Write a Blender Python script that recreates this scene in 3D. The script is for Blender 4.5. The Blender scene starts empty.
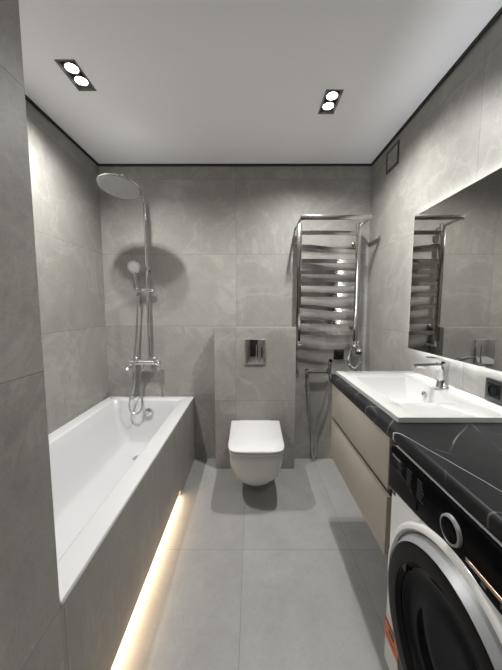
import bpy, bmesh, math, random
from mathutils import Vector, Matrix
random.seed(7)
R = math.radians
sc = bpy.context.scene
COL = sc.collection

# ------------------------------------------------------------------ camera
cam_d = bpy.data.cameras.new('camera')
cam_d.sensor_fit = 'VERTICAL'
cam_d.sensor_height = 36.0
cam_d.lens = 288.0 / 670.0 * 36.0
cam_d.clip_start = 0.02
cam = bpy.data.objects.new('camera', cam_d)
COL.objects.link(cam)
cam.location = (0, 0, 1.293)
cam.rotation_euler = (R(90 - 5.395), 0, R(0.06))
sc.camera = cam

# ------------------------------------------------------------------ world and exposure (closed room: its own lamps and one added fill lamp light it)
w = bpy.data.worlds.new('world')
sc.world = w
w.use_nodes = True
w.node_tree.nodes['Background'].inputs[0].default_value = (0.5, 0.5, 0.5, 1)
w.node_tree.nodes['Background'].inputs[1].default_value = 0.02
sc.view_settings.view_transform = 'Standard'
sc.view_settings.look = 'None'
sc.view_settings.gamma = 1.0
sc.view_settings.use_curve_mapping = False
sc.view_settings.exposure = 0.12
LAMP_W = 12.0            # each downlight bulb
LED_MIRROR = 46.0        # emission of the mirror's back light
LED_BATH = 85.0         # emission of the strip under the bath
sc.cycles.use_denoising = True
sc.cycles.sample_clamp_indirect = 6.0
sc.cycles.max_bounces = 12
sc.cycles.diffuse_bounces = 8

# ------------------------------------------------------------------ room measures
XL, XN, XR = -1.20, -0.487, 0.945
YB, YN, YF = 2.37, 0.665, -1.0
ZC = 2.41
TH = 0.578              # tile row height

# ------------------------------------------------------------------ materials
def new_mat(name):
    m = bpy.data.materials.new(name)
    m.use_nodes = True
    return m, m.node_tree.nodes, m.node_tree.links, m.node_tree.nodes['Principled BSDF']

def pmat(name, col, rough=0.5, metal=0.0, coat=0.0, spec=0.5, noise=0.0, nscale=40.0, bump=0.0):
    m, n, l, b = new_mat(name)
    b.inputs['Base Color'].default_value = (*col, 1)
    b.inputs['Roughness'].default_value = rough
    b.inputs['Metallic'].default_value = metal
    b.inputs['Coat Weight'].default_value = coat
    b.inputs['Coat Roughness'].default_value = 0.05
    b.inputs['Specular IOR Level'].default_value = spec
    g = n.new('ShaderNodeNewGeometry')
    t = n.new('ShaderNodeTexNoise')
    t.inputs['Scale'].default_value = nscale
    t.inputs['Detail'].default_value = 4
    l.new(g.outputs['Position'], t.inputs['Vector'])
    mr = n.new('ShaderNodeMapRange')
    mr.inputs['To Min'].default_value = max(0.0, rough - 0.03 - noise * 0.3)
    mr.inputs['To Max'].default_value = min(1.0, rough + 0.03 + noise * 0.3)
    l.new(t.outputs['Fac'], mr.inputs['Value'])
    l.new(mr.outputs['Result'], b.inputs['Roughness'])
    if noise > 0:
        r = n.new('ShaderNodeValToRGB')
        r.color_ramp.elements[0].position = 0.3
        r.color_ramp.elements[1].position = 0.7
        r.color_ramp.elements[0].color = tuple(c * (1 - noise) for c in col) + (1,)
        r.color_ramp.elements[1].color = tuple(min(1, c * (1 + noise)) for c in col) + (1,)
        l.new(t.outputs['Fac'], r.inputs['Fac'])
        l.new(r.outputs['Color'], b.inputs['Base Color'])
    if bump > 0:
        bp = n.new('ShaderNodeBump')
        bp.inputs['Strength'].default_value = bump
        bp.inputs['Distance'].default_value = 0.002
        l.new(t.outputs['Fac'], bp.inputs['Height'])
        l.new(bp.outputs['Normal'], b.inputs['Normal'])
    return m

def emit(name, col, strength):
    m, n, l, b = new_mat(name)
    b.inputs['Base Color'].default_value = (0.8, 0.8, 0.8, 1)
    b.inputs['Emission Color'].default_value = (*col, 1)
    b.inputs['Emission Strength'].default_value = strength
    return m

def math_node(n, l, op, a, b=None, c=None):
    x = n.new('ShaderNodeMath')
    x.operation = op
    for i, v in enumerate((a, b, c)):
        if v is None:
            continue
        if isinstance(v, (int, float)):
            x.inputs[i].default_value = v
        else:
            l.new(v, x.inputs[i])
    return x.outputs[0]

def tile_mat(name, ua, u0, uw, va, v0, vh, col, contrast=0.30, rough=0.45, stretch=(1, 1, 1), grout=0.0011, tone=0.05, bump=0.15, vein=0.5):
    """stone-look porcelain slabs: seams on a u/v grid in the room's own measures, every slab with its own piece of stone"""
    m, n, l, b = new_mat(name)
    g = n.new('ShaderNodeNewGeometry')
    s = n.new('ShaderNodeSeparateXYZ')
    l.new(g.outputs['Position'], s.inputs[0])
    def grid(axis, o0, size):
        if size is None:
            return None, None
        q = math_node(n, l, 'DIVIDE', math_node(n, l, 'SUBTRACT', s.outputs[axis], o0), size)
        i = math_node(n, l, 'FLOOR', q)
        f = math_node(n, l, 'SUBTRACT', q, i)
        e = math_node(n, l, 'MULTIPLY', math_node(n, l, 'MINIMUM', f, math_node(n, l, 'SUBTRACT', 1.0, f)), size)
        return i, e
    iu, eu = grid(ua, u0, uw)
    iv, ev = grid(va, v0, vh)
    cmb = n.new('ShaderNodeCombineXYZ')
    if iu is not None: l.new(iu, cmb.inputs[0])
    if iv is not None: l.new(iv, cmb.inputs[1])
    wn = n.new('ShaderNodeTexWhiteNoise')
    wn.noise_dimensions = '3D'
    l.new(cmb.outputs[0], wn.inputs['Vector'])
    off = n.new('ShaderNodeVectorMath'); off.operation = 'SCALE'
    l.new(wn.outputs['Color'], off.inputs[0]); off.inputs['Scale'].default_value = 13.0
    mp = n.new('ShaderNodeVectorMath'); mp.operation = 'MULTIPLY'
    l.new(g.outputs['Position'], mp.inputs[0]); mp.inputs[1].default_value = stretch
    vec = n.new('ShaderNodeVectorMath'); vec.operation = 'ADD'
    l.new(mp.outputs[0], vec.inputs[0]); l.new(off.outputs[0], vec.inputs[1])
    def noise(scale, detail, rg, dist):
        t = n.new('ShaderNodeTexNoise')
        t.inputs['Scale'].default_value = scale
        t.inputs['Detail'].default_value = detail
        t.inputs['Roughness'].default_value = rg
        t.inputs['Distortion'].default_value = dist
        l.new(vec.outputs[0], t.inputs['Vector'])
        return t.outputs['Fac']
    big = noise(2.6, 9, 0.66, 0.4)
    mid = noise(8.0, 9, 0.75, 0.7)
    fine = noise(130.0, 3, 0.6, 0.0)
    # thin pale veins where a noise crosses its middle
    vn = noise(1.9, 7, 0.6, 0.9)
    vd = math_node(n, l, 'ABSOLUTE', math_node(n, l, 'SUBTRACT', vn, 0.5))
    vm = n.new('ShaderNodeMapRange')
    vm.inputs['From Min'].default_value = 0.0; vm.inputs['From Max'].default_value = 0.035
    vm.inputs['To Min'].default_value = 1.0; vm.inputs['To Max'].default_value = 0.0
    l.new(vd, vm.inputs['Value'])
    x = math_node(n, l, 'MULTIPLY_ADD', math_node(n, l, 'SUBTRACT', big, 0.5), contrast * 2.2, 1.0)
    x = math_node(n, l, 'MULTIPLY_ADD', math_node(n, l, 'SUBTRACT', mid, 0.5), contrast * 1.5, x)
    x = math_node(n, l, 'MULTIPLY_ADD', math_node(n, l, 'SUBTRACT', fine, 0.5), contrast * 1.1, x)
    x = math_node(n, l, 'MULTIPLY_ADD', vm.outputs[0], contrast * vein, x)
    x = math_node(n, l, 'MULTIPLY_ADD', math_node(n, l, 'SUBTRACT', wn.outputs['Value'], 0.5), tone * 2, x)
    edges = [e for e in (eu, ev) if e is not None]
    if edges:
        e = edges[0] if len(edges) == 1 else math_node(n, l, 'MINIMUM', edges[0], edges[1])
        gr = math_node(n, l, 'LESS_THAN', e, grout)
        x = math_node(n, l, 'MULTIPLY', x, math_node(n, l, 'MULTIPLY_ADD', gr, -0.42, 1.0))
    sc_ = n.new('ShaderNodeVectorMath'); sc_.operation = 'SCALE'
    sc_.inputs[0].default_value = col
    l.new(x, sc_.inputs['Scale'])
    l.new(sc_.outputs[0], b.inputs['Base Color'])
    rr = math_node(n, l, 'MULTIPLY_ADD', math_node(n, l, 'SUBTRACT', mid, 0.5), 0.25, rough)
    l.new(rr, b.inputs['Roughness'])
    b.inputs['Specular IOR Level'].default_value = 0.4
    bp = n.new('ShaderNodeBump')
    bp.inputs['Strength'].default_value = bump
    bp.inputs['Distance'].default_value = 0.002
    l.new(fine, bp.inputs['Height'])
    l.new(bp.outputs['Normal'], b.inputs['Normal'])
    return m

STONE = (0.285, 0.275, 0.256)
M = {}
M['back'] = tile_mat('stone tile back wall', 0, -0.122, 2 * TH, 2, 0.566, TH, STONE)
M['left'] = tile_mat('stone tile left wall', 1, 1.214, 2 * TH, 2, 0.566, TH, STONE)
M['right'] = tile_mat('stone tile right wall', 1, 1.265, 2 * TH, 2, 0.566, TH, STONE)
M['box'] = tile_mat('stone tile cistern boxing', 0, -0.122, 2 * TH, 2, 0.566, TH, STONE)
M['near'] = tile_mat('stone tile near wall', 1, YN + 0.01, 2 * TH, 2, 0.53, 0.616, STONE)
M['panel'] = tile_mat('stone tile bath side', 1, YN + 0.015, 1.72, 2, -1.0, None, tuple(c * 0.9 for c in STONE), stretch=(3.0, 3.0, 0.9), contrast=0.24)
M['floor'] = tile_mat('stone tile floor', 0, -0.045, TH, 1, 1.432, 2 * TH, (0.30, 0.296, 0.286), contrast=0.2, rough=0.5, vein=0.2)
M['front'] = tile_mat('stone tile front wall', 0, -0.122, 2 * TH, 2, 0.566, TH, STONE)
M['ceiling'] = pmat('satin white stretch ceiling', (0.91, 0.91, 0.935), 0.42, spec=0.35)
M['black_gap'] = pmat('black shadow gap profile', (0.012, 0.012, 0.012), 0.6)
M['white'] = pmat('white ceramic', (0.66, 0.66, 0.65), 0.08, coat=0.6)
M['acrylic'] = pmat('white acrylic', (0.60, 0.60, 0.61), 0.10, coat=0.5)
M['chrome'] = pmat('polished chrome', (0.72, 0.72, 0.73), 0.06, 1.0)
M['steel'] = pmat('polished stainless steel', (0.46, 0.445, 0.42), 0.16, 1.0)
M['hose'] = pmat('braided steel hose', (0.55, 0.55, 0.55), 0.3, 1.0, noise=0.25, nscale=400)
M['nozzle'] = pmat('grey shower face', (0.6, 0.6, 0.6), 0.35, 0.3)
M['beige'] = pmat('matt beige lacquer', (0.385, 0.352, 0.302), 0.42, noise=0.02, nscale=60)
M['carcass'] = pmat('dark cabinet carcass', (0.07, 0.063, 0.055), 0.6, noise=0.1)
M['black'] = pmat('black plastic', (0.012, 0.012, 0.013), 0.35)
M['gloss_black'] = pmat('gloss black plastic', (0.004, 0.004, 0.005), 0.2, spec=0.02)
M['dark_glass'] = pmat('dark door glass', (0.006, 0.007, 0.009), 0.08, spec=0.05)
M['charcoal'] = pmat('charcoal door ring', (0.012, 0.012, 0.013), 0.4, spec=0.08)
M['silver'] = pmat('silver plastic', (0.33, 0.34, 0.35), 0.42, 0.3)
M['enamel'] = pmat('white enamel steel', (0.74, 0.735, 0.72), 0.25, coat=0.3)
M['grey_text'] = pmat('pale grey print', (0.42, 0.42, 0.42), 0.5)
M['dim_text'] = pmat('dim grey print', (0.06, 0.06, 0.06), 0.5)
M['painted_reflection'] = pmat('bronze display strip', (0.42, 0.31, 0.23), 0.3, 0.7)  # warm light reflected by the panel edge, put in as brown-gold colour
M['orange'] = pmat('orange sticker', (0.62, 0.16, 0.06), 0.5)
M['sticker_dark'] = pmat('dark print', (0.06, 0.035, 0.03), 0.5)
M['paper'] = pmat('pale pink sticker', (0.62, 0.52, 0.48), 0.6)
M['mirror'] = pmat('mirror silvering', (0.62, 0.62, 0.60), 0.012, 1.0)
M['fixture'] = pmat('dark grey lamp frame', (0.16, 0.155, 0.15), 0.35, 0.4)
M['recess'] = pmat('black lamp recess', (0.32, 0.31, 0.30), 0.5)
M['bulb'] = emit('lit lamp face', (1.0, 0.97, 0.93), 14.0)
M['led_cool'] = emit('neutral white led', (0.95, 0.98, 1.0), LED_MIRROR)
M['led_warm'] = emit('warm led strip', (1.0, 0.73, 0.47), LED_BATH)
M['door_dark'] = pmat('dark door veneer', (0.035, 0.03, 0.027), 0.45, noise=0.15)

def marble():
    m, n, l, b = new_mat('black marble look')
    g = n.new('ShaderNodeNewGeometry')
    def lines(angle, scale, seed, width, dist):
        mp = n.new('ShaderNodeMapping')
        mp.inputs['Rotation'].default_value = (0, 0, angle)
        mp.inputs['Location'].default_value = (seed, seed * 0.7, 0)
        l.new(g.outputs['Position'], mp.inputs['Vector'])
        wv = n.new('ShaderNodeTexWave')
        wv.inputs['Scale'].default_value = scale
        wv.inputs['Distortion'].default_value = dist
        wv.inputs['Detail'].default_value = 3
        wv.inputs['Detail Scale'].default_value = 1.2
        l.new(mp.outputs[0], wv.inputs['Vector'])
        mr = n.new('ShaderNodeMapRange')
        mr.inputs['From Min'].default_value = 1 - width
        mr.inputs['From Max'].default_value = 1.0
        l.new(wv.outputs['Fac'], mr.inputs['Value'])
        ms = n.new('ShaderNodeTexNoise')
        ms.inputs['Scale'].default_value = 5.0
        l.new(mp.outputs[0], ms.inputs['Vector'])
        mk = n.new('ShaderNodeMapRange')
        mk.inputs['From Min'].default_value = 0.45
        mk.inputs['From Max'].default_value = 0.6
        l.new(ms.outputs['Fac'], mk.inputs['Value'])
        return math_node(n, l, 'MULTIPLY', mr.outputs[0], mk.outputs[0])
    a = lines(R(38), 1.7, 0.3, 0.002, 2.2)
    c = lines(R(-52), 1.3, 2.1, 0.0015, 3.0)
    d = lines(R(5), 1.1, 4.4, 0.001, 4.0)
    # one bold straight vein running along the front, as on the slab
    s = n.new('ShaderNodeSeparateXYZ')
    l.new(g.outputs['Position'], s.inputs[0])
    nz = n.new('ShaderNodeTexNoise'); nz.inputs['Scale'].default_value = 7.0; nz.inputs['Detail'].default_value = 4
    l.new(g.outputs['Position'], nz.inputs['Vector'])
    q = math_node(n, l, 'SUBTRACT', s.outputs[0], math_node(n, l, 'MULTIPLY_ADD', s.outputs[1], VEIN[0], VEIN[1]))
    q = math_node(n, l, 'MULTIPLY_ADD', math_node(n, l, 'SUBTRACT', nz.outputs['Fac'], 0.5), 0.012, q)
    v = math_node(n, l, 'LESS_THAN', math_node(n, l, 'ABSOLUTE', q), 0.0009)
    tot = math_node(n, l, 'ADD', math_node(n, l, 'MULTIPLY', math_node(n, l, 'ADD', math_node(n, l, 'ADD', a, c), d), 0.35), math_node(n, l, 'MULTIPLY', v, 0.9))
    cl = n.new('ShaderNodeTexNoise'); cl.inputs['Scale'].default_value = 6.0; cl.inputs['Detail'].default_value = 8
    l.new(g.outputs['Position'], cl.inputs['Vector'])
    base = n.new('ShaderNodeValToRGB')
    base.color_ramp.elements[0].position = 0.3; base.color_ramp.elements[1].position = 0.75
    base.color_ramp.elements[0].color = (0.008, 0.0086, 0.0096, 1)
    base.color_ramp.elements[1].color = (0.019, 0.0205, 0.022, 1)
    l.new(cl.outputs['Fac'], base.inputs['Fac'])
    mx = n.new('ShaderNodeMixRGB')
    l.new(tot, mx.inputs['Fac']); l.new(base.outputs['Color'], mx.inputs['Color1'])
    mx.inputs['Color2'].default_value = (0.5, 0.5, 0.5, 1)
    l.new(mx.outputs['Color'], b.inputs['Base Color'])
    b.inputs['Roughness'].default_value = 0.4
    b.inputs['Specular IOR Level'].default_value = 0.12
    return m
VEIN = (-0.2355, 0.6661)
M['marble'] = marble()

# ------------------------------------------------------------------ mesh builder
class MB:
    def __init__(self):
        self.bm = bmesh.new()
    def _merge(self, t):
        me = bpy.data.meshes.new('tmp')
        t.to_mesh(me); t.free()
        self.bm.from_mesh(me)
        bpy.data.meshes.remove(me)
        return self
    def box(self, x0, x1, y0, y1, z0, z1, bev=0.0, seg=2, rot=None, verts_fn=None):
        t = bmesh.new()
        c = Vector(((x0 + x1) / 2, (y0 + y1) / 2, (z0 + z1) / 2))
        bmesh.ops.create_cube(t, size=1.0)
        for v in t.verts:
            v.co = Vector((v.co.x * (x1 - x0), v.co.y * (y1 - y0), v.co.z * (z1 - z0)))
        if bev > 0:
            bmesh.ops.bevel(t, geom=list(t.edges), offset=bev, segments=seg, affect='EDGES', profile=0.5)
        for v in t.verts:
            if rot is not None:
                v.co = rot @ v.co
            v.co += c
        return self._merge(t)
    def cyl(self, p0, p1, r0, r1=None, seg=24, bev=0.0):
        p0, p1 = Vector(p0), Vector(p1)
        r1 = r0 if r1 is None else r1
        L = (p1 - p0).length
        prof = [(0, 0), (r0 - bev, 0), (r0, bev), (r1, L - bev), (r1 - bev, L), (0, L)] if bev else [(0, 0), (r0, 0), (r1, L), (0, L)]
        return self.lathe(prof, p0, p1 - p0, seg)
    def lathe(self, prof, o, axis, seg=32):
        """prof: (radius, distance along axis)"""
        o = Vector(o)
        rot = Vector((0, 0, 1)).rotation_difference(Vector(axis).normalized()).to_matrix()
        t = bmesh.new()
        rings = []
        for r, h in prof:
            if r < 1e-6:
                rings.append([t.verts.new(o + rot @ Vector((0, 0, h)))])
            else:
                rings.append([t.verts.new(o + rot @ Vector((r * math.cos(2 * math.pi * i / seg), r * math.sin(2 * math.pi * i / seg), h))) for i in range(seg)])
        for a, b in zip(rings, rings[1:]):
            if len(a) == 1 and len(b) == 1:
                continue
            for i in range(seg):
                j = (i + 1) % seg
                if len(a) == 1:
                    t.faces.new((a[0], b[j], b[i]))
                elif len(b) == 1:
                    t.faces.new((a[i], a[j], b[0]))
                else:
                    t.faces.new((a[i], a[j], b[j], b[i]))
        bmesh.ops.recalc_face_normals(t, faces=t.faces)
        return self._merge(t)
    def tube(self, pts, r, seg=10, smooth=True, sub=6, caps=True, radii=None):
        P = [Vector(p) for p in pts]
        if smooth:
            Q = []
            ext = [P[0] * 2 - P[1]] + P + [P[-1] * 2 - P[-2]]
            for i in range(1, len(ext) - 2):
                a, b, c, d = ext[i - 1:i + 3]
                for k in range(sub):
                    u = k / sub
                    Q.append(0.5 * ((2 * b) + (c - a) * u + (2 * a - 5 * b + 4 * c - d) * u * u + (3 * b - a - 3 * c + d) * u ** 3))
            Q.append(P[-1])
            P = Q
        t = bmesh.new()
        tan = [(P[min(i + 1, len(P) - 1)] - P[max(i - 1, 0)]).normalized() for i in range(len(P))]
        nrm = tan[0].orthogonal().normalized()
        rings = []
        for i, p in enumerate(P):
            if i:
                nrm = (tan[i - 1].rotation_difference(tan[i])) @ nrm
            bn = tan[i].cross(nrm)
            rr = r if radii is None else radii(i / (len(P) - 1))
            rings.append([t.verts.new(p + (nrm * math.cos(2 * math.pi * k / seg) + bn * math.sin(2 * math.pi * k / seg)) * rr) for k in range(seg)])
        for a, b in zip(rings, rings[1:]):
            for k in range(seg):
                t.faces.new((a[k], a[(k + 1) % seg], b[(k + 1) % seg], b[k]))
        if caps:
            t.faces.new(rings[0]); t.faces.new(rings[-1])
        bmesh.ops.recalc_face_normals(t, faces=t.faces)
        return self._merge(t)
    def loft(self, rings, cap0=True, cap1=True, closed=True, bev=0.0):
        t = bmesh.new()
        vr = [[t.verts.new(Vector(p)) for p in ring] for ring in rings]
        N = len(vr[0])
        for a, b in zip(vr, vr[1:]):
            for k in range(N if closed else N - 1):
                t.faces.new((a[k], a[(k + 1) % N], b[(k + 1) % N], b[k]))
        if cap0: t.faces.new(vr[0])
        if cap1: t.faces.new(vr[-1])
        bmesh.ops.recalc_face_normals(t, faces=t.faces)
        return self._merge(t)
    def prism(self, poly, axis, a0, a1, bev=0.0, seg=2):
        """poly: 2-D outline in the two remaining axes (in x,y,z order)"""
        t = bmesh.new()
        def at(p, a):
            q = list(p); q.insert(axis, a); return Vector(q)
        A = [t.verts.new(at(p, a0)) for p in poly]
        B = [t.verts.new(at(p, a1)) for p in poly]
        n = len(poly)
        fa = t.faces.new(A); fb = t.faces.new(B)
        for k in range(n):
            t.faces.new((A[k], A[(k + 1) % n], B[(k + 1) % n], B[k]))
        bmesh.ops.recalc_face_normals(t, faces=t.faces)
        if bev > 0:
            es = set(fa.edges) | set(fb.edges)
            bmesh.ops.bevel(t, geom=list(es), offset=bev, segments=seg, affect='EDGES', profile=0.5)
        return self._merge(t)
    def build(self, name, mat, parent=None, smooth=True, angle=35):
        me = bpy.data.meshes.new(name)
        org = world_origin(parent)
        for v in self.bm.verts:
            v.co -= org
        self.bm.to_mesh(me); self.bm.free()
        o = bpy.data.objects.new(name, me)
        COL.objects.link(o)
        if mat is not None:
            me.materials.append(mat)
        if smooth:
            me.polygons.foreach_set('use_smooth', [True] * len(me.polygons))
            me.set_sharp_from_angle(angle=R(angle))
        if parent is not None:
            o.parent = parent
        return o

def world_origin(o):
    v = Vector((0, 0, 0))
    while o is not None:
        v += o.location
        o = o.parent
    return v

def thing(name, label, cat, loc, group=None):
    o = bpy.data.objects.new(name, None)
    o.empty_display_size = 0.05
    COL.objects.link(o)
    o.location = loc
    o['label'] = label; o['category'] = cat
    if group: o['group'] = group
    return o

def tag(o, label, cat, group=None):
    o['label'] = label; o['category'] = cat
    if group: o['group'] = group
    return o

def struct(name, mb, mat, smooth=False):
    o = mb.build(name, mat, None, smooth)
    o['kind'] = 'structure'
    return o

def rrect(x0, x1, y0, y1, r, k=6):
    out = []
    for cx, cy, a0 in ((x1 - r, y1 - r, 0), (x0 + r, y1 - r, 90), (x0 + r, y0 + r, 180), (x1 - r, y0 + r, 270)):
        for i in range(k + 1):
            a = R(a0 + 90 * i / k)
            out.append((cx + r * math.cos(a), cy + r * math.sin(a)))
    return out

# ------------------------------------------------------------------ the setting
struct('floor', MB().box(XL - 0.1, XR + 0.1, YF - 0.1, YB + 0.1, -0.1, 0), M['floor'])
struct('wall_back', MB().box(XL - 0.1, XR + 0.1, YB, YB + 0.1, 0, ZC), M['back'])
struct('wall_left', MB().box(XL - 0.1, XL, YN, YB, 0, ZC), M['left'])
struct('wall_right', MB().box(XR, XR + 0.1, YF, YB, 0, ZC), M['right'])
struct('wall_near_left', MB().box(XL - 0.1, XN, YF, YN, 0, ZC), M['near'])
struct('wall_front', MB().box(XL - 0.1, XR + 0.1, YF - 0.1, YF, 0, ZC), M['front'])
# ceiling slab with the two lamp openings (and one for an added, unseen fill lamp near the door)
LAMPS = [(-0.845, 1.505), (0.43, 1.685), (0.35, -0.45)]
LW, LL = 0.046, 0.094
def ceiling():
    mb = MB()
    holes = [(x - LW + 0.004, x + LW - 0.004, y - LL + 0.004, y + LL - 0.004) for x, y in LAMPS]
    xs = sorted({XL - 0.1, XR + 0.1} | {h[0] for h in holes} | {h[1] for h in holes})
    ys = sorted({YF - 0.1, YB + 0.1} | {h[2] for h in holes} | {h[3] for h in holes})
    t = bmesh.new()
    for z in (ZC, ZC + 0.1):
        vs = [[t.verts.new((x, y, z)) for y in ys] for x in xs]
        for i in range(len(xs) - 1):
            for j in range(len(ys) - 1):
                cx, cy = (xs[i] + xs[i + 1]) / 2, (ys[j] + ys[j + 1]) / 2
                if any(h[0] < cx < h[1] and h[2] < cy < h[3] for h in holes):
                    continue
                t.faces.new((vs[i][j], vs[i][j + 1], vs[i + 1][j + 1], vs[i + 1][j]))
    mb._merge(t)
    struct('ceiling', mb, M['ceiling'])
ceiling()
# black shadow-gap profile round the ceiling
g = 0.013
struct('trim_1', MB().box(XL, XR, YB - g, YB - 0.0005, ZC - g, ZC - 0.0005), M['black_gap'])
struct('trim_2', MB().box(XL + 0.0005, XL + g, YN, YB - g, ZC - g, ZC - 0.0005), M['black_gap'])
struct('trim_3', MB().box(XR - g, XR - 0.0005, YF, YB - g, ZC - g, ZC - 0.0005), M['black_gap'])
# tiled boxing that hides the cistern
struct('wall_cistern_boxing', MB().box(-0.287, 0.347, 2.212, YB, 0, 1.143, 0.0015, 1), M['box'])
# tiled side of the bath: full height at the far end, open toe recess for the light in front of it
PX0 = XN - 0.012
mb = MB().prism([(YN, 0.043), (1.872, 0.043), (1.872, 0.0), (YB, 0.0), (YB, 0.534), (YN, 0.534)], 0, PX0, XN)
struct('wall_bath_side', mb, M['panel'])
struct('trim_4', MB().box(PX0 - 0.09, PX0 - 0.08, YN, YB, 0, 0.52), M['panel'])
# door behind the camera
d = MB().box(-0.45, 0.35, YF, YF + 0.03, 0, 2.05, 0.003)
dd = struct('door_1', d, M['door_dark'])
MB().lathe([(0, 0), (0.011, 0), (0.011, 0.04), (0.02, 0.045), (0.02, 0.06), (0, 0.065)], (0.28, YF + 0.03, 1.0), (0, 1, 0)).build('door_handle', M['chrome'], dd)

# ------------------------------------------------------------------ ceiling downlights
def downlight(x, y, label, group, power=1.0):
    t = thing('ceiling_downlight', label, 'ceiling light', (x, y, ZC), group)
    mb = MB()
    e = 0.004
    mb.box(x - LW, x + LW, y - LL, y - LL + 0.008, ZC - 0.003, ZC - 0.0003, 0.0008, 1)
    mb.box(x - LW, x + LW, y + LL - 0.008, y + LL, ZC - 0.003, ZC - 0.0003, 0.0008, 1)
    mb.box(x - LW, x - LW + 0.008, y - LL, y + LL, ZC - 0.003, ZC - 0.0003, 0.0008, 1)
    mb.box(x + LW - 0.008, x + LW, y - LL, y + LL, ZC - 0.003, ZC - 0.0003, 0.0008, 1)
    mb.build('frame', M['fixture'], t)
    hb = MB()
    a, b = LW - 0.006, LL - 0.006
    hb.box(x - a, x + a, y - b, y - b + 0.002, ZC, ZC + 0.05)
    hb.box(x - a, x + a, y + b - 0.002, y + b, ZC, ZC + 0.05)
    hb.box(x - a, x - a + 0.002, y - b, y + b, ZC, ZC + 0.05)
    hb.box(x + a - 0.002, x + a, y - b, y + b, ZC, ZC + 0.05)
    hb.box(x - a, x + a, y - b, y + b, ZC + 0.05, ZC + 0.052)
    hb.build('housing', M['recess'], t)
    for s in (-1, 1):
        yy = y + s * 0.0385
        rim = MB().lathe([(0.0285, 0.001), (0.0335, -0.001), (0.0345, 0.002), (0.0345, 0.012), (0.02, 0.04), (0, 0.042)], (x, yy, ZC + 0.004), (0, 0, 1), 32).build('bulb', M['fixture'], t)
        MB().lathe([(0, 0.0015), (0.029, 0.0015), (0.029, 0.004), (0, 0.004)], (x, yy, ZC + 0.004), (0, 0, 1), 32).build('bulb_face', M['bulb'], rim)
        ld = bpy.data.lights.new('lamp_beam', 'SPOT')
        ld.energy = LAMP_W * 4.0 * power
        ld.color = (1.0, 0.985, 0.955)
        ld.spot_size = R(156); ld.spot_blend = 1.0
        ld.shadow_soft_size = 0.016
        lo = bpy.data.objects.new('lamp_beam', ld)
        COL.objects.link(lo)
        lo.parent = t
        lo.location = (0, s * 0.0385, -0.012)
downlight(*LAMPS[0], 'recessed twin downlight in the ceiling above the bathtub, on the left', 'ceiling downlights')
downlight(*LAMPS[1], 'recessed twin downlight in the ceiling between towel rail and mirror, on the right', 'ceiling downlights')
downlight(*LAMPS[2], 'added twin fill downlight, unseen behind the camera, close to the dark door', 'ceiling downlights', 0.33)  # lamp added out of view to lift the light at the near end

# ------------------------------------------------------------------ warm strip under the bath
strip = MB().box(PX0 - 0.030, PX0 - 0.018, YN + 0.01, 1.865, 0.046, 0.050)
tag(strip.build('led_strip', M['led_warm'], None, False), 'warm white light strip glowing in the gap under the tiled bath side', 'light strip')

# ------------------------------------------------------------------ bathtub
t = thing('bathtub', 'white rectangular built-in bathtub with tiled side along the left wall', 'bathtub', ((XL + XN) / 2, (YN + YB) / 2, 0))
bx0, bx1, by0, by1 = XL + 0.001, XN + 0.004, YN + 0.001, YB - 0.001
K = 7
def ring(x0, x1, y0, y1, r, z):
    return [(x, y, z) for x, y in rrect(x0, x1, y0, y1, r, K)]
ZR = 0.548
rings = [ring(bx0 + 0.03, bx1 - 0.03, by0 + 0.03, by1 - 0.03, 0.004, 0.5352),
         ring(bx0, bx1, by0, by1, 0.004, 0.5352),
         ring(bx0, bx1, by0, by1, 0.004, ZR - 0.004),
         ring(bx0 + 0.003, bx1 - 0.003, by0 + 0.003, by1 - 0.003, 0.004, ZR),
         ring(-1.130, -0.566, 0.745, 2.302, 0.03, ZR),
         ring(-1.122, -0.574, 0.753, 2.295, 0.035, ZR - 0.003),
         ring(-1.116, -0.580, 0.760, 2.290, 0.04, ZR - 0.012),
         ring(-1.095, -0.600, 0.80, 2.275, 0.05, 0.46),
         ring(-1.045, -0.650, 0.90, 2.245, 0.06, 0.28),
         ring(-1.022, -0.672, 0.95, 2.228, 0.06, 0.222),
         ring(-1.006, -0.690, 0.97, 2.212, 0.06, 0.205),
         ring(-0.985, -0.710, 0.99, 2.195, 0.06, 0.199),
         ring(-0.90, -0.80, 1.3, 2.0, 0.03, 0.193)]
MB().loft(rings, cap0=False).build('tub', M['acrylic'], t, angle=50)
ov = MB().lathe([(0, 0.014), (0.027, 0.014), (0.032, 0.012), (0.035, 0.006), (0.035, -0.012), (0, -0.012)], (-0.83, 2.262, 0.452), (0, -1, 0.17), 32).build('overflow_cover', M['chrome'], t)
MB().lathe([(0, 0.006), (0.026, 0.006), (0.034, 0.003), (0.035, -0.004), (0, -0.004)], (-0.835, 2.02, 0.197), (0, 0, 1), 32).build('drain', M['chrome'], t)

# ------------------------------------------------------------------ shower column
SX, SY = -0.825, 2.31
t = thing('shower_column', 'chrome shower column with round rain head on the back wall over the bathtub', 'shower', (SX, YB, 0.85))
path = [(SX, SY, 0.86), (SX, SY, 1.2), (SX, SY, 1.7), (SX, SY, 2.06)]
MB().tube(path, 0.012, 16, smooth=False).build('riser', M['chrome'], t)
HX, HY, HZ = -0.836, 1.905, 2.05
arm = [(SX, SY, 2.055)]
for k in range(0, 9):
    a = R(90 * k / 8)
    arm.append((SX - 0.006 * (1 - math.cos(a)), SY - 0.05 * (1 - math.cos(a)), 2.085 + 0.05 * math.sin(a)))
arm += [(HX + 0.006, HY + 0.06, 2.138), (HX + 0.004, HY + 0.028, 2.132), (HX + 0.003, HY + 0.012, 2.105)]
MB().tube(arm, 0.0105, 16, smooth=True, sub=3).build('arm', M['chrome'], t)
HA = Vector((0.05, 0.19, 1)).normalized()
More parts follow.
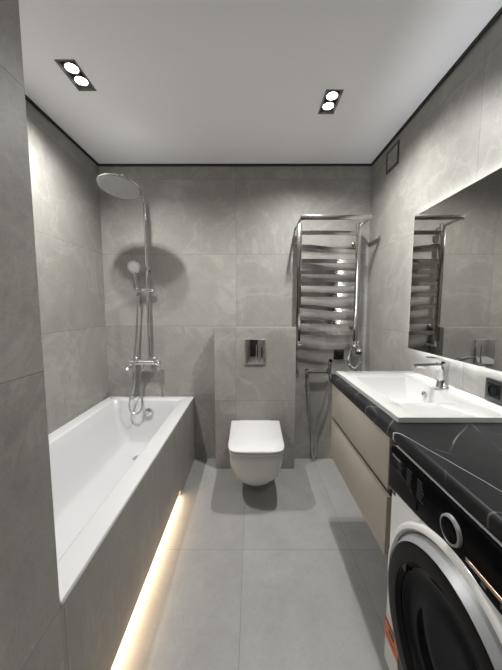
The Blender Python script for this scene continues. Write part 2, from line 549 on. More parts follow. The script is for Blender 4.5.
HQ = Vector((0, 0, 1)).rotation_difference(HA).to_matrix()
HO = Vector((HX, HY, HZ))
hd = MB().lathe([(0, 0), (0.123, 0), (0.131, 0.002), (0.133, 0.006), (0.129, 0.010), (0.05, 0.014), (0.022, 0.02), (0.016, 0.034), (0.019, 0.042), (0.017, 0.056), (0, 0.060)], HO, HA, 56)
h = hd.build('shower_head', M['chrome'], t, angle=30)
mb = MB()
mb.lathe([(0, -0.0005), (0.120, -0.0005), (0.121, -0.002), (0, -0.0021)], HO, HA, 56)
for k in range(1, 10):
    r = k * 0.0124
    for i in range(6 * k):
        a = 2 * math.pi * i / (6 * k)
        mb.cyl(HO + HQ @ Vector((r * math.cos(a), r * math.sin(a), -0.0018)), HO + HQ @ Vector((r * math.cos(a), r * math.sin(a), -0.007)), 0.0034, 0.002, 6)
mb.build('spray_face', M['nozzle'], h)
mb = MB()
mb.cyl((SX, YB - 0.001, 1.60), (SX, SY - 0.004, 1.60), 0.011, 0.011, 20, 0.002)
mb.lathe([(0, 0), (0.022, 0), (0.022, 0.006), (0.012, 0.01)], (SX, YB - 0.001, 1.60), (0, -1, 0), 24)
mb.cyl((SX - 0.004, SY, 1.60), (SX + 0.034, SY - 0.006, 1.60), 0.014, 0.016, 20, 0.003)
mb.build('wall_bracket', M['chrome'], t)
mb = MB()
mb.box(SX - 0.085, SX + 0.03, SY - 0.016, SY + 0.014, 1.415, 1.445, 0.006, 3)
mb.cyl((SX + 0.028, SY, 1.43), (SX + 0.05, SY, 1.43), 0.015, 0.013, 20, 0.003)
mb.lathe([(0, 0.0), (0.012, 0.0), (0.017, 0.03), (0.014, 0.036), (0, 0.036)], (SX - 0.066, SY - 0.034, 1.412), (0.0, -0.12, 1), 24)
mb.build('slider', M['chrome'], t)
mb = MB()
mx = mb
mx.cyl((-0.985, SY - 0.01, 0.852), (-0.775, SY - 0.01, 0.852), 0.021, 0.021, 28, 0.004)
mx.cyl((SX, SY, 0.85), (SX, SY, 0.895), 0.016, 0.014, 20, 0.003)
for dx in (-0.955, -0.805):
    mx.cyl((dx, YB - 0.001, 0.852), (dx, SY - 0.01, 0.852), 0.014, 0.014, 20)
    mx.lathe([(0, 0), (0.032, 0), (0.032, 0.006), (0.022, 0.014), (0.015, 0.016)], (dx, YB - 0.001, 0.852), (0, -1, 0), 28)
mixer = mx.build('mixer_body', M['chrome'], t)
MB().lathe([(0, 0), (0.024, 0), (0.0275, 0.004), (0.0275, 0.034), (0.024, 0.04), (0, 0.042)], (-0.776, SY - 0.01, 0.852), (1, 0, 0), 32).build('temperature_knob', M['chrome'], mixer)
MB().tube([(-0.775, SY - 0.03, 0.862), (-0.765, SY - 0.07, 0.872), (-0.76, SY - 0.105, 0.868)], 0.007, 12).build('lever', M['chrome'], mixer)
mb = MB()
mb.tube([(-0.945, SY - 0.02, 0.848), (-0.95, SY - 0.06, 0.840), (-0.957, SY - 0.105, 0.830), (-0.958, SY - 0.122, 0.815)], 0.012, 16)
mb.build('spout', M['chrome'], mixer)
mb = MB()
mb.cyl((-0.885, SY - 0.01, 0.838), (-0.885, SY - 0.01, 0.795), 0.011, 0.009, 16, 0.002)
mb.build('hose_outlet', M['chrome'], mixer)

t = thing('hand_shower', 'small round chrome hand shower held on the slider, with hanging hose', 'hand shower', (SX - 0.066, SY - 0.05, 1.4))
hx = SX - 0.066
mb = MB().tube([(hx, SY - 0.034, 1.385), (hx, SY - 0.04, 1.45), (hx - 0.003, SY - 0.052, 1.52), (hx - 0.006, SY - 0.058, 1.565)], 0.0115, 16, radii=lambda u: 0.0095 + 0.004 * u)
mb.build('handle', M['chrome'], t)
hh = MB().lathe([(0, -0.016), (0.03, -0.014), (0.047, -0.004), (0.050, 0.004), (0.047, 0.008), (0, 0.008)], (hx - 0.008, SY - 0.066, 1.603), (-0.05, -1, -0.25), 36).build('spray_head', M['chrome'], t)
mb = MB().lathe([(0, 0.0105), (0.032, 0.0105), (0.036, 0.009), (0.036, 0.0082), (0, 0.0082)], (hx - 0.008, SY - 0.066, 1.603), (-0.05, -1, -0.25), 36)
mb.build('spray_face', M['nozzle'], hh)
hp = [(hx, SY - 0.034, 1.39), (hx - 0.004, SY - 0.03, 1.34), (hx - 0.022, SY - 0.02, 1.13), (hx - 0.04, SY - 0.045, 0.90), (hx - 0.028, SY - 0.075, 0.76), (hx - 0.038, SY - 0.085, 0.66), (hx - 0.075, SY - 0.088, 0.545),
      (hx - 0.068, SY - 0.09, 0.475), (hx - 0.028, SY - 0.092, 0.452), (hx + 0.012, SY - 0.088, 0.478), (hx + 0.020, SY - 0.075, 0.55), (hx - 0.004, SY - 0.04, 0.66), (hx - 0.010, SY - 0.014, 0.75), (-0.885, SY - 0.01, 0.80)]
MB().tube(hp, 0.0068, 10, sub=8).build('hose', M['hose'], t)

# ------------------------------------------------------------------ toilet
TX, TB = 0.032, 2.2115
t = thing('toilet', 'white wall-hung toilet with closed lid in front of the tiled boxing', 'toilet', (TX, TB, 0.0))
def dshape(hw, yf, yb, z, n=3.2, k=40, back=None):
    """outline with a squarish rounded front and a straight back"""
    out = []
    hb = hw if back is None else back
    ym = yf + 0.40 * (yb - yf)
    for i in range(k + 1):
        a = math.pi * i / k
        c, s = math.cos(a), math.sin(a)
        out.append((TX - hw * math.copysign(abs(c) ** (2 / n), c), ym - (ym - yf) * abs(s) ** (2 / n), z))
    out.append((TX + hb, yb, z)); out.append((TX - hb, yb, z))
    return out
prof = [(0.376, 0.172, 1.712), (0.372, 0.176, 1.706), (0.34, 0.178, 1.704), (0.30, 0.177, 1.706), (0.25, 0.172, 1.716), (0.20, 0.160, 1.738), (0.155, 0.142, 1.768), (0.12, 0.120, 1.802), (0.098, 0.100, 1.838), (0.086, 0.080, 1.876), (0.082, 0.055, 1.92)]
MB().loft([dshape(hw, yf, TB, z, 4.2 if z > 0.27 else (3.4 if z > 0.18 else 2.6)) for z, hw, yf in prof]).build('bowl', M['white'], t, angle=60)
def slab(z0, z1, hw, yf, yb, n, b, name, mat, back):
    R_ = [dshape(hw - b, yf + b, yb, z0, n, back=back - b), dshape(hw, yf, yb, z0 + b, n, back=back), dshape(hw, yf, yb, z1 - b, n, back=back), dshape(hw - b, yf + b, yb, z1, n, back=back - b)]
    return MB().loft(R_).build(name, mat, t, angle=50)
slab(0.3775, 0.393, 0.181, 1.695, 2.18, 5.0, 0.003, 'seat', M['white'], 0.186)
slab(0.3965, 0.414, 0.183, 1.692, 2.182, 5.0, 0.004, 'lid', M['white'], 0.188)
MB().box(TX - 0.12, TX + 0.12, 2.181, TB - 0.002, 0.3765, 0.408, 0.004).build('hinge_block', M['white'], t)

# flush plate
t = thing('flush_plate', 'chrome rectangular flush plate with two buttons above the toilet', 'flush plate', (0.03, 2.212, 0.955))
MB().box(-0.05, 0.108, 2.201, 2.2118, 0.858, 1.052, 0.004, 3).build('plate', M['chrome'], t)
MB().box(0.036, 0.06, 2.1965, 2.2008, 0.87, 1.01, 0.0015).build('button', M['chrome'], t)
MB().box(0.068, 0.102, 2.1965, 2.2008, 0.87, 0.992, 0.0015).build('button', M['chrome'], t)

# ------------------------------------------------------------------ towel rail
t = thing('towel_rail', 'polished steel ladder towel warmer with top shelf on the back wall', 'towel warmer', (0.6, YB, 1.0))
PY = 2.27
PL, PR = 0.368, 0.822
for x in (PL, PR):
    MB().box(x - 0.018, x + 0.018, PY - 0.015, PY + 0.015, 1.03, 1.935, 0.003).build('post', M['steel'], t)
bars = [(1.863, 1.86), (1.76, 1.722), (1.652, 1.648), (1.567, 1.563), (1.478, 1.474), (1.395, 1.391), (1.303, 1.268), (1.186, 1.18), (1.097, 1.093)]
for zl, zr in bars:
    mb = MB()
    n = 16
    rg = []
    for i in range(n + 1):
        u = i / n
        x = PL + 0.012 + (PR - PL - 0.024) * u
        z = zl + (zr - zl) * (3 * u * u - 2 * u ** 3)
        y = PY - 0.004 - 0.012 * math.sin(math.pi * u)
        rg.append([(x, y - 0.0045, z - 0.0155), (x, y - 0.006, z - 0.014), (x, y - 0.006, z + 0.014), (x, y - 0.0045, z + 0.0155), (x, y + 0.006, z + 0.0155), (x, y + 0.006, z - 0.0155)])
    mb.loft(rg)
    mb.build('bar', M['steel'], t, angle=25)
SYF = 2.08
mb = MB()
mb.box(PL - 0.024, PR + 0.022, SYF - 0.006, SYF + 0.006, 1.905, 1.938, 0.002)
mb.build('shelf_bar', M['steel'], t)
for x in (PL - 0.018, PR + 0.014):
    mb = MB().box(x - 0.006, x + 0.006, SYF + 0.006, YB - 0.001, 1.912, 1.930, 0.002)
    mb.build('shelf_arm', M['steel'], t)
for x in (PL, PR):
    for z in (1.80, 1.14):
        mb = MB().cyl((x, PY + 0.014, z), (x, YB - 0.001, z), 0.010, 0.010, 16)
        mb.lathe([(0, 0), (0.018, 0), (0.018, 0.006), (0.01, 0.01)], (x, YB - 0.001, z), (0, -1, 0), 20)
        mb.build('wall_bracket', M['steel'], t)
# valves
mb = MB()
mb.cyl((PL, PY, 1.032), (PL, PY, 1.005), 0.013, 0.013, 18, 0.002)
mb.lathe([(0, -0.018), (0.012, -0.014), (0.018, 0), (0.012, 0.014), (0, 0.018)], (PL, PY, 0.996), (0, 0, 1), 20)
mb.cyl((PL, PY, 0.996), (PL, YB - 0.001, 0.996), 0.010, 0.010, 16)
mb.lathe([(0, 0), (0.024, 0), (0.024, 0.004), (0.01, 0.010)], (PL, YB - 0.001, 0.996), (0, -1, 0), 22)
mb.cyl((PL + 0.012, PY, 0.996), (PL + 0.036, PY, 0.996), 0.011, 0.011, 16, 0.003)
mb.build('valve', M['chrome'], t)
mb = MB()
mb.cyl((PR, PY, 1.032), (PR, PY, 1.0), 0.012, 0.012, 18, 0.002)
mb.lathe([(0, -0.022), (0.016, -0.016), (0.022, 0), (0.016, 0.016), (0, 0.022)], (PR - 0.012, PY - 0.01, 0.985), (-1, -0.3, 0.2), 22)
mb.cyl((PR - 0.012, PY, 0.985), (PR - 0.012, YB - 0.001, 0.985), 0.010, 0.010, 16)
mb.build('valve', M['chrome'], t)
mb = MB()
mb.cyl((PR + 0.022, PY - 0.005, 1.03), (PR + 0.024, PY - 0.01, 0.965), 0.009, 0.011, 16, 0.002)
mb.lathe([(0, 0), (0.014, 0.0), (0.024, 0.010), (0.027, 0.022), (0.0265, 0.026), (0, 0.026)], (PR + 0.026, PY - 0.012, 0.972), (0.05, -0.1, -1), 28)
he = mb.build('heating_element', M['chrome'], t)
MB().lathe([(0.0262, 0.0255), (0.026, 0.035), (0.018, 0.044), (0, 0.046)], (PR + 0.026, PY - 0.012, 0.972), (0.05, -0.1, -1), 28).build('dial', M['black'], he)
# spiral cord from the heating element down to a loop
cp = [Vector(p) for p in [(PR - 0.03, PY - 0.01, 0.985), (PR - 0.043, PY - 0.012, 0.93), (PR - 0.05, PY - 0.015, 0.88), (PR - 0.04, PY - 0.015, 0.835), (PR - 0.004, PY - 0.015, 0.812), (PR + 0.032, PY - 0.014, 0.838), (PR + 0.042, PY - 0.012, 0.885), (PR + 0.028, PY - 0.012, 0.93)]]
pts = []
NS = 46 * 8
def cr(P, u):
    f = u * (len(P) - 1); i = min(int(f), len(P) - 2); f -= i
    a, b, c, d_ = P[max(i - 1, 0)], P[i], P[i + 1], P[min(i + 2, len(P) - 1)]
    return 0.5 * ((2 * b) + (c - a) * f + (2 * a - 5 * b + 4 * c - d_) * f * f + (3 * b - a - 3 * c + d_) * f ** 3)
for i in range(NS + 1):
    u = i / NS
    p = cr(cp, u); q = cr(cp, min(u + 0.004, 1)) - cr(cp, max(u - 0.004, 0))
    tn = q.normalized(); nn = Vector((0, 1, 0)); bb = tn.cross(nn).normalized()
    env = 0.0105 * min(1, max(0, (u - 0.18) / 0.05)) * min(1, max(0, (0.97 - u) / 0.05)) + 0.0006
    a = 2 * math.pi * 40 * u
    pts.append(p + (nn * math.cos(a) + bb * math.sin(a)) * env)
MB().tube(pts, 0.0035, 6, smooth=False).build('spiral_cord', M['hose'], t)

# black socket on the back wall
def socket(name_frame, t, c, axis, w_, z0, z1):
    pass
t = thing('wall_socket', 'single black wall socket on the back wall below the towel warmer', 'socket', (0.725, YB, 0.908))
MB().box(0.683, 0.767, YB - 0.010, YB - 0.0005, 0.866, 0.950, 0.003).build('frame', M['black'], t)
mb = MB().lathe([(0.0215, 0.0), (0.0215, -0.006), (0.019, -0.006), (0.0185, 0.004), (0, 0.004)], (0.725, YB - 0.010, 0.908), (0, 1, 0), 28)
mb.build('socket_well', M['gloss_black'], t)

# ------------------------------------------------------------------ hygienic shower beside the toilet
t = thing('bidet_mixer', 'small chrome bidet shower mixer bar on the wall beside the tiled boxing', 'bidet mixer', (0.54, YB, 0.77))
ZM = 0.772
mb = MB()
mb.box(0.448, 0.482, YB - 0.016, YB - 0.001, ZM - 0.03, ZM + 0.018, 0.003)
mb.cyl((0.466, YB - 0.015, ZM), (0.466, 2.31, ZM), 0.013, 0.013, 18)
mb.build('wall_plate', M['steel'], t)
MB().cyl((0.45, 2.315, ZM), (0.628, 2.315, ZM), 0.0135, 0.0135, 20, 0.002).build('body', M['steel'], t)
mb = MB()
mb.lathe([(0, 0), (0.018, 0), (0.018, 0.03), (0.015, 0.034), (0, 0.035)], (0.612, 2.315, ZM), (1, 0, 0), 24)
mb.cyl((0.622, 2.31, ZM + 0.012), (0.628, 2.29, ZM + 0.028), 0.013, 0.014, 18)
mb.build('holder', M['steel'], t)
MB().cyl((0.462, 2.315, ZM - 0.01), (0.462, 2.315, ZM - 0.04), 0.009, 0.008, 16, 0.002).build('hose_outlet', M['steel'], t)
t = thing('bidet_handset', 'slim chrome bidet spray handset hanging upright beside the toilet, with looped hose', 'bidet handset', (0.632, 2.285, 0.77))
mb = MB()
mb.tube([(0.632, 2.285, ZM - 0.02), (0.632, 2.283, ZM + 0.03), (0.633, 2.28, ZM + 0.075), (0.633, 2.272, ZM + 0.104)], 0.011, 14, radii=lambda u: 0.012 + 0.003 * u)
mb.build('handle', M['steel'], t)
MB().lathe([(0, 0), (0.012, 0), (0.0135, 0.004), (0.012, 0.024), (0, 0.026)], (0.633, 2.282, ZM + 0.100), (0.0, -1, 0.05), 20).build('spray_nozzle', M['gloss_black'], t)
hp = [(0.462, 2.315, ZM - 0.035), (0.466, 2.315, 0.66), (0.482, 2.318, 0.50), (0.502, 2.325, 0.34), (0.507, 2.33, 0.20), (0.510, 2.33, 0.09), (0.526, 2.325, 0.035), (0.541, 2.32, 0.085), (0.538, 2.315, 0.20), (0.548, 2.312, 0.33), (0.585, 2.305, 0.47), (0.614, 2.295, 0.61), (0.630, 2.287, ZM - 0.06), (0.632, 2.285, ZM - 0.018)]
MB().tube(hp, 0.0062, 10, sub=8).build('hose', M['hose'], t)

# ------------------------------------------------------------------ vanity cabinet, countertop, basin, tap
CX, CY0, CY1 = 0.475, 0.952, 1.652
CZ0, CZ1 = 0.412, 0.859
t = thing('vanity_cabinet', 'wall-hung beige vanity cabinet with two drawers under the washbasin', 'cabinet', ((CX + XR) / 2, (CY0 + CY1) / 2, CZ0))
mb = MB()
mb.box(CX + 0.02, XR - 0.001, CY0, CY0 + 0.018, CZ0, CZ1)
mb.box(CX + 0.02, XR - 0.001, CY1 - 0.018, CY1, CZ0, CZ1)
mb.box(CX + 0.02, XR - 0.001, CY0 + 0.018, CY1 - 0.018, CZ0, CZ0 + 0.018)
mb.box(CX + 0.045, CX + 0.06, CY0 + 0.018, CY1 - 0.018, CZ0 + 0.018, CZ1 - 0.06)
mb.build('body', M['carcass'], t)
for z0, z1 in ((CZ0, 0.632), (0.660, CZ1 - 0.003)):
    dr = MB().box(CX, CX + 0.019, CY0, CY1, z0, z1, 0.0015).build('drawer', M['beige'], t)
MB().box(CX + 0.012, CX + 0.04, CY0 + 0.002, CY1 - 0.002, 0.634, 0.658).build('handle_channel', M['black'], t)

TX0, TY0, TY1, TZ0, TZ1 = 0.455, 0.26, 1.665, 0.861, 0.905
def edge_profile():
    # rounded front edge, drawn in x/z
    r = 0.014
    p = [(XR - 0.001, TZ0), (TX0 + r, TZ0)]
    for i in range(1, 7):
        a = R(270 - 90 * i / 6); p.append((TX0 + r + r * math.cos(a), TZ0 + r + r * math.sin(a)))
    for i in range(0, 7):
        a = R(180 - 90 * i / 6); p.append((TX0 + r + r * math.cos(a), TZ1 - r + r * math.sin(a)))
    p.append((XR - 0.001, TZ1))
    return p
BX0, BX1, BY0, BY1 = 0.498, XR - 0.002, 0.945, 1.662
HXc = (BX0 + 0.03, BX1 - 0.075, BY0 + 0.08, BY1 - 0.08)      # cut-out for the bowl
mb = MB()
pr = edge_profile()
mb.prism(pr, 1, TY0, HXc[2])
mb.prism(pr, 1, HXc[3], TY1)
mb.prism([(x if x < HXc[0] else HXc[0], z) for x, z in pr], 1, HXc[2], HXc[3])
mb.box(HXc[1], XR - 0.001, HXc[2], HXc[3], TZ0, TZ1)
bmesh.ops.remove_doubles(mb.bm, verts=mb.bm.verts, dist=0.0001)
tag(mb.build('countertop', M['marble'], None, True, 40), 'long black marble-look countertop with white veins over cabinet and washing machine', 'countertop')

t = thing('washbasin', 'white rectangular inset washbasin set on the black countertop', 'washbasin', ((BX0 + BX1) / 2, (BY0 + BY1) / 2, TZ1))
ZB = 0.926
OX0, OX1, OY0, OY1 = 0.556, 0.822, 1.085, 1.505        # bowl opening
def sstep(a, b, x):
    u = max(0.0, min(1.0, (x - a) / (b - a))); return u * u * (3 - 2 * u)
def basin_z(x, y):
    rimx = min(x - BX0, 10); rimy = min(y - BY0, BY1 - y)
    if not (OX0 < x < OX1 and OY0 < y < OY1):
        e = min(rimx, rimy)
        return ZB - 0.003 + 0.003 * sstep(0, 0.012, e)
    # long gentle slope from the front and both ends, steep wall at the back
    dx = (x - OX0) / 0.20
    db = (OX1 - x) / 0.035
    d1 = (y - OY0) / 0.05; d2 = (OY1 - y) / 0.085
    d = max(0.0, min(dx, db, d1, d2, 1.0))
    return ZB - 0.102 * (1 - (1 - d) ** 1.6)
mb = MB()
tb = bmesh.new()
def spread(a, b, n): return [a + (b - a) * i / n for i in range(n + 1)]
xs = sorted(set([BX0, BX0 + 0.004, BX0 + 0.012] + spread(OX0, OX1, 60) + [BX1]))
ys = sorted(set([BY0, BY0 + 0.004, BY0 + 0.012] + spread(OY0, OY1, 70) + [BY1 - 0.012, BY1 - 0.004, BY1]))
G = [[tb.verts.new((x, y, basin_z(x, y))) for y in ys] for x in xs]
for i in range(len(xs) - 1):
    for j in range(len(ys) - 1):
        tb.faces.new((G[i][j], G[i + 1][j], G[i + 1][j + 1], G[i][j + 1]))
nx, ny = len(xs), len(ys)
loop = [(i, 0) for i in range(nx)] + [(nx - 1, j) for j in range(1, ny)] + [(i, ny - 1) for i in range(nx - 2, -1, -1)] + [(0, j) for j in range(ny - 2, 0, -1)]
low = [tb.verts.new((xs[i], ys[j], TZ1 + 0.0005)) for i, j in loop]
inn = [tb.verts.new((min(max(xs[i], HXc[0] + 0.006), HXc[1] - 0.006), min(max(ys[j], HXc[2] + 0.006), HXc[3] - 0.006), TZ1 + 0.0005)) for i, j in loop]
bot = [tb.verts.new((v.co.x, v.co.y, 0.805)) for v in inn]
for k in range(len(loop)):
    q = (k + 1) % len(loop)
    a, b = G[loop[k][0]][loop[k][1]], G[loop[q][0]][loop[q][1]]
    tb.faces.new((a, low[k], low[q], b))
    tb.faces.new((low[k], inn[k], inn[q], low[q]))
    tb.faces.new((inn[k], bot[k], bot[q], inn[q]))
tb.faces.new(bot)
bmesh.ops.remove_doubles(tb, verts=tb.verts, dist=0.00001)
bmesh.ops.recalc_face_normals(tb, faces=tb.faces)
mb._merge(tb)
mb.build('basin', M['white'], t, angle=28)
mb = MB().lathe([(0.006, 0.001), (0.0065, 0.004), (0.011, 0.004), (0.0125, 0.001), (0.0125, -0.006), (0.006, -0.006)], (0.805, 1.315, 0.893), (-1, 0, 0.3), 24)
mb.build('overflow_ring', M['chrome'], t)
MB().lathe([(0, 0.005), (0.022, 0.005), (0.03, 0.002), (0.031, -0.003), (0, -0.003)], (0.775, 1.29, 0.825), (0, 0, 1), 28).build('drain', M['chrome'], t)

FX, FY = 0.888, 1.312
t = thing('basin_tap', 'chrome single-lever tap standing on the back of the washbasin', 'tap', (FX, FY, ZB))
def rr3(cx, cy, hx, hy, z, r): return [(x, y, z) for x, y in rrect(cx - hx, cx + hx, cy - hy, cy + hy, r, 5)]
bs = [rr3(FX, FY, 0.024, 0.024, ZB, 0.02), rr3(FX, FY, 0.024, 0.024, ZB + 0.004, 0.02), rr3(FX, FY, 0.0225, 0.022, ZB + 0.006, 0.018),
      rr3(FX, FY, 0.0205, 0.0205, ZB + 0.04, 0.016), rr3(FX - 0.002, FY, 0.022, 0.020, ZB + 0.085, 0.014), rr3(FX - 0.004, FY, 0.0245, 0.020, ZB + 0.112, 0.012), rr3(FX - 0.004, FY, 0.0235, 0.019, ZB + 0.115, 0.011)]
MB().loft(bs).build('body', M['chrome'], t, angle=40)
sp = []
for i in range(11):
    u = i / 10
    x = FX - 0.012 - 0.118 * u
    zt = ZB + 0.110 - 0.004 * u
    th = 0.024 * (1 - u) ** 1.5 + 0.011
    hy = 0.019 - 0.002 * u
    sp.append([(x, FY - hy * 0.55, zt - th), (x, FY - hy, zt - 0.004), (x, FY - hy + 0.003, zt), (x, FY + hy - 0.003, zt), (x, FY + hy, zt - 0.004), (x, FY + hy * 0.55, zt - th), (x, FY + hy * 0.4, zt - th - 0.002), (x, FY - hy * 0.4, zt - th - 0.002)])
MB().loft(sp).build('spout', M['chrome'], t, angle=40)
lv = []
for i in range(9):
    u = i / 8
    x = FX + 0.018 - 0.095 * u
    z = ZB + 0.122 + 0.020 * u + 0.006 * math.sin(math.pi * u)
    hy = 0.0175 - 0.006 * u
    th = 0.011 * (1 - u) + 0.0035
    lv.append([(x, FY - hy, z - th), (x, FY - hy, z), (x, FY + hy, z), (x, FY + hy, z - th)])
MB().loft(lv).build('lever', M['chrome'], t, angle=40)

# ------------------------------------------------------------------ mirror with back light
MY0, MY1, MZ0, MZ1, MXF = 0.45, 1.67, 1.059, 1.805, 0.915
t = thing('mirror', 'large frameless rectangular mirror with glowing edge on the right wall', 'mirror', (XR, (MY0 + MY1) / 2, MZ0))
MB().box(MXF, MXF + 0.005, MY0, MY1, MZ0, MZ1, 0.001, 1).build('glass', M['mirror'], t)
mb = MB()
i_ = 0.03
mb.box(MXF + 0.006, XR - 0.001, MY0 + i_, MY1 - i_, MZ0 + i_, MZ0 + i_ + 0.012)
mb.box(MXF + 0.006, XR - 0.001, MY0 + i_, MY1 - i_, MZ1 - i_ - 0.012, MZ1 - i_)
mb.box(MXF + 0.006, XR - 0.001, MY0 + i_, MY0 + i_ + 0.012, MZ0 + i_ + 0.012, MZ1 - i_ - 0.012)
mb.box(MXF + 0.006, XR - 0.001, MY1 - i_ - 0.012, MY1 - i_, MZ0 + i_ + 0.012, MZ1 - i_ - 0.012)
mb.build('back_frame', M['silver'], t)
mb = MB()
xa, xb = MXF + 0.010, MXF + 0.020
e = 0.003
mb.box(xa, xb, MY0 + i_, MY1 - i_, MZ0 + i_ - e, MZ0 + i_ - 0.0005)
mb.box(xa, xb, MY0 + i_, MY1 - i_, MZ1 - i_ + 0.0005, MZ1 - i_ + e)
mb.box(xa, xb, MY1 - i_ + 0.0005, MY1 - i_ + e, MZ0 + i_, MZ1 - i_)
mb.box(xa, xb, MY0 + i_ - e, MY0 + i_ - 0.0005, MZ0 + i_, MZ1 - i_)
mb.build('led_strip', M['led_cool'], t, False)

# ------------------------------------------------------------------ ventilation cover
t = thing('vent_cover', 'square tiled vent cover with thin black frame high on the right wall', 'vent', (XR, 2.03, 2.29))
vy0, vy1, vz0, vz1 = 1.945, 2.11, 2.218, 2.36
mb = MB()
f = 0.014
mb.box(XR - 0.006, XR - 0.0005, vy0, vy1, vz0, vz0 + f)
mb.box(XR - 0.006, XR - 0.0005, vy0, vy1, vz1 - f, vz1)
mb.box(XR - 0.006, XR - 0.0005, vy0, vy0 + f, vz0 + f, vz1 - f)
mb.box(XR - 0.006, XR - 0.0005, vy1 - f, vy1, vz0 + f, vz1 - f)
mb.build('frame', M['black'], t, False)
MB().box(XR - 0.004, XR - 0.0005, vy0 + f + 0.001, vy1 - f - 0.001, vz0 + f + 0.001, vz1 - f - 0.001).build('cover_tile', M['right'], t, False)

# ------------------------------------------------------------------ double socket above the countertop
t = thing('wall_socket', 'double black wall socket on the right wall between mirror and countertop', 'socket', (XR, 1.03, 0.985))
sy1, sz0, sz1 = 1.128, 0.932, 1.018
w2 = (sz1 - sz0) * 1.86
MB().box(XR - 0.011, XR - 0.0005, sy1 - w2, sy1, sz0, sz1, 0.003).build('frame', M['black'], t)
for k in range(2):
    cy = sy1 - 0.043 - k * 0.071
    cz = (sz0 + sz1) / 2
    mb = MB()
    mb.box(XR - 0.0135, XR - 0.0105, cy - 0.029, cy + 0.029, cz - 0.029, cz + 0.029, 0.002)
    ins = mb.build('socket_insert', M['charcoal'], t)
    MB().lathe([(0.0215, -0.001), (0.0215, 0.0025), (0.0195, 0.0025), (0.019, -0.0008), (0, -0.0008)], (XR - 0.0138, cy, cz), (-1, 0, 0), 28).build('socket_well', M['gloss_black'], ins)

# ------------------------------------------------------------------ washing machine
WX, WY0, WY1, WZ0, WZ1 = 0.461, 0.295, 0.895, 0.0, 0.852
DC = (0.585, 0.472)
t = thing('washing_machine', 'white front-loading washing machine with black control panel under the countertop', 'washing machine', ((WX + XR) / 2, DC[0], 0))
mb = MB()
mb.box(WX, XR - 0.02, WY0, WY1, 0.085, WZ1, 0.006, 3)
mb.build('body', M['enamel'], t)
MB().box(WX + 0.03, XR - 0.03, WY0 + 0.01, WY1 - 0.01, 0.012, 0.084, 0.003).build('plinth', M['enamel'], t)
for yy in (WY0 + 0.06, WY1 - 0.06):
    for xx in (WX + 0.06, XR - 0.08):
        MB().cyl((xx, yy, 0.0), (xx, yy, 0.0125), 0.02, 0.016, 16).build('foot', M['black'], t)
# black control panel: deep over the detergent drawer, shallower to the right
out = [(WY1 - 0.001, WZ1 - 0.014), (WY1 - 0.006, WZ1 - 0.001), (WY1 - 0.018, WZ1 + 0.005), (WY0 + 0.001, WZ1 + 0.005), (WY0 + 0.001, 0.742), (0.48, 0.742), (0.60, 0.752), (0.66, 0.742), (0.74, 0.730), (WY1 - 0.001, 0.716)]
panel = MB().prism(out, 0, WX - 0.012, WX - 0.0003, 0.003).build('control_panel', M['gloss_black'], t)
PXF = WX - 0.0122
# detergent drawer front
dq = [(WY1 - 0.008, 0.80), (WY1 - 0.008, 0.724), (0.745, 0.736), (0.735, 0.742), (0.735, 0.772), (0.80, 0.792)]
MB().prism(dq, 0, PXF - 0.0022, PXF, 0.001).build('detergent_drawer', M['charcoal'], t)
# dial
dcy, dcz = 0.601, 0.798
kb = MB().lathe([(0, 0.008), (0.024, 0.008), (0.0265, 0.007), (0.0265, 0.0)], (PXF, dcy, dcz), (-1, 0, 0), 40).build('dial', M['gloss_black'], t)
MB().lathe([(0.0265, 0.0), (0.0265, 0.007), (0.0275, 0.008), (0.032, 0.006), (0.033, 0.0)], (PXF, dcy, dcz), (-1, 0, 0), 40).build('dial_ring', M['silver'], kb)
MB().prism([(0.555, 0.776), (0.31, 0.776), (0.31, 0.768), (0.553, 0.768)], 0, PXF - 0.003, PXF, 0.001).build('edge_reflection_strip', M['painted_reflection'], t)  # panel edge strip; its warm reflection is painted in
for k in range(4):
    y = 0.515 - k * 0.045
    MB().box(PXF - 0.0008, PXF, y - 0.013, y, 0.755, 0.763).build('touch_button', M['dim_text'], t)
# programme list: small rows of print in three columns
for c_ in range(3):
    y0 = 0.842 - c_ * 0.052
    for r_ in range(7):
        ln = 0.020 + 0.012 * random.random()
        MB().box(PXF - 0.0006, PXF, y0 - ln, y0, 0.832 - r_ * 0.0085, 0.8342 - r_ * 0.0085).build('programme_print', M['dim_text'], t)
def text_mesh(s, size, y, z, x, mat, name, parent):
    cu = bpy.data.curves.new('txt', 'FONT')
    cu.body = s; cu.size = size; cu.extrude = 0.0003
    o = bpy.data.objects.new('txt', cu)
    COL.objects.link(o)
    bpy.context.view_layer.update()
    me = bpy.data.meshes.new_from_object(o.evaluated_get(bpy.context.evaluated_depsgraph_get()))
    bpy.data.objects.remove(o); bpy.data.curves.remove(cu)
    org = world_origin(parent)
    for v in me.vertices:
        a, b_, c_ = v.co
        v.co = Vector((x - c_, y - a, z + b_)) - org
    me.name = name
    p = bpy.data.objects.new(name, me)
    COL.objects.link(p); p.parent = parent
    me.materials.clear(); me.materials.append(mat)
    return p
text_mesh('Hotpoint', 0.0125, WY1 - 0.022, 0.8275, PXF - 0.0004, M['grey_text'], 'logo', t)
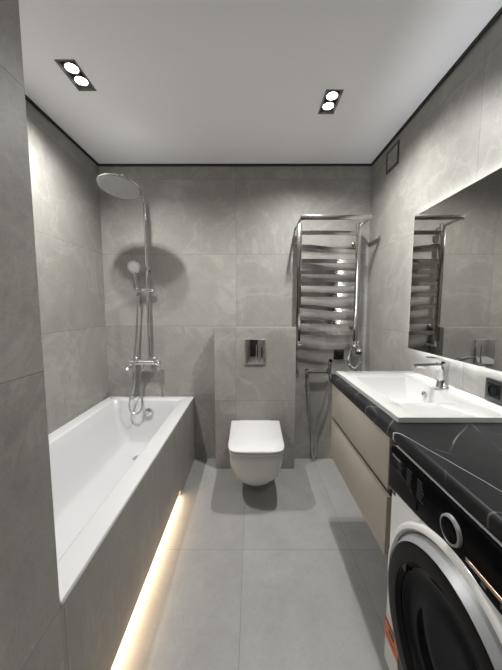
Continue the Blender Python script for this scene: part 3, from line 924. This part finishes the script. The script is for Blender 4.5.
# small badge at the panel's lower corner, stickers at the bottom
mb = MB().box(WX - 0.0012, WX - 0.0002, WY1 - 0.026, WY1 - 0.007, 0.692, 0.717)
bd = mb.build('badge', M['sticker_dark'], t, False)
text_mesh('A+', 0.012, WY1 - 0.010, 0.700, WX - 0.0014, M['grey_text'], 'badge_print', bd)
st = MB().box(WX - 0.0012, WX - 0.0002, WY1 - 0.088, WY1 - 0.003, 0.176, 0.246).build('orange_sticker', M['orange'], t, False)
mb = MB()
mb.box(WX - 0.0018, WX - 0.0012, WY1 - 0.088, WY1 - 0.003, 0.236, 0.246)
for k in range(3):
    mb.box(WX - 0.0018, WX - 0.0012, WY1 - 0.040 - k * 0.011, WY1 - 0.034 - k * 0.011 + 0.003, 0.212, 0.229)
mb.box(WX - 0.0018, WX - 0.0012, WY1 - 0.066, WY1 - 0.012, 0.192, 0.195)
mb.build('sticker_print', M['sticker_dark'], st, False)
s2 = MB().box(WX - 0.0012, WX - 0.0002, WY1 - 0.135, WY1 - 0.090, 0.155, 0.226).build('pink_sticker', M['paper'], t, False)
MB().box(WX - 0.0018, WX - 0.0012, WY1 - 0.115, WY1 - 0.091, 0.165, 0.224).build('sticker_print', M['sticker_dark'], s2, False)
# door: white raised surround, silver ring, black ring, dark glass bowl
o3 = (WX, DC[0], DC[1]); ax = (-1, 0, 0)
MB().lathe([(0.2885, 0.0), (0.2837, 0.012), (0.2750, 0.019), (0.2654, 0.020), (0.2606, 0.014), (0.2606, 0.0)], o3, ax, 96).build('door_surround', M['enamel'], t)
dr = MB().lathe([(0.2577, 0.0), (0.2577, 0.008), (0.2548, 0.011), (0.2393, 0.034), (0.2374, 0.036), (0.2355, 0.034), (0.2345, 0.026), (0.2345, 0.0)], o3, ax, 96).build('door', M['silver'], t)
MB().lathe([(0.2340, 0.0), (0.2340, 0.034), (0.2268, 0.038), (0.1930, 0.036), (0.1814, 0.024), (0.1795, 0.0)], o3, ax, 96).build('inner_ring', M['charcoal'], dr)
MB().lathe([(0.1795, 0.022), (0.1718, 0.020), (0.1592, 0.012), (0.1496, 0.011), (0.1158, 0.006), (0.1110, 0.008), (0.0675, 0.004), (0, 0.003)], o3, ax, 96).build('door_glass', M['dark_glass'], dr)
MB().box(WX - 0.034, WX - 0.024, DC[0] + 0.148, DC[0] + 0.19, DC[1] + 0.088, DC[1] + 0.12, 0.004).build('door_handle', M['black'], dr)
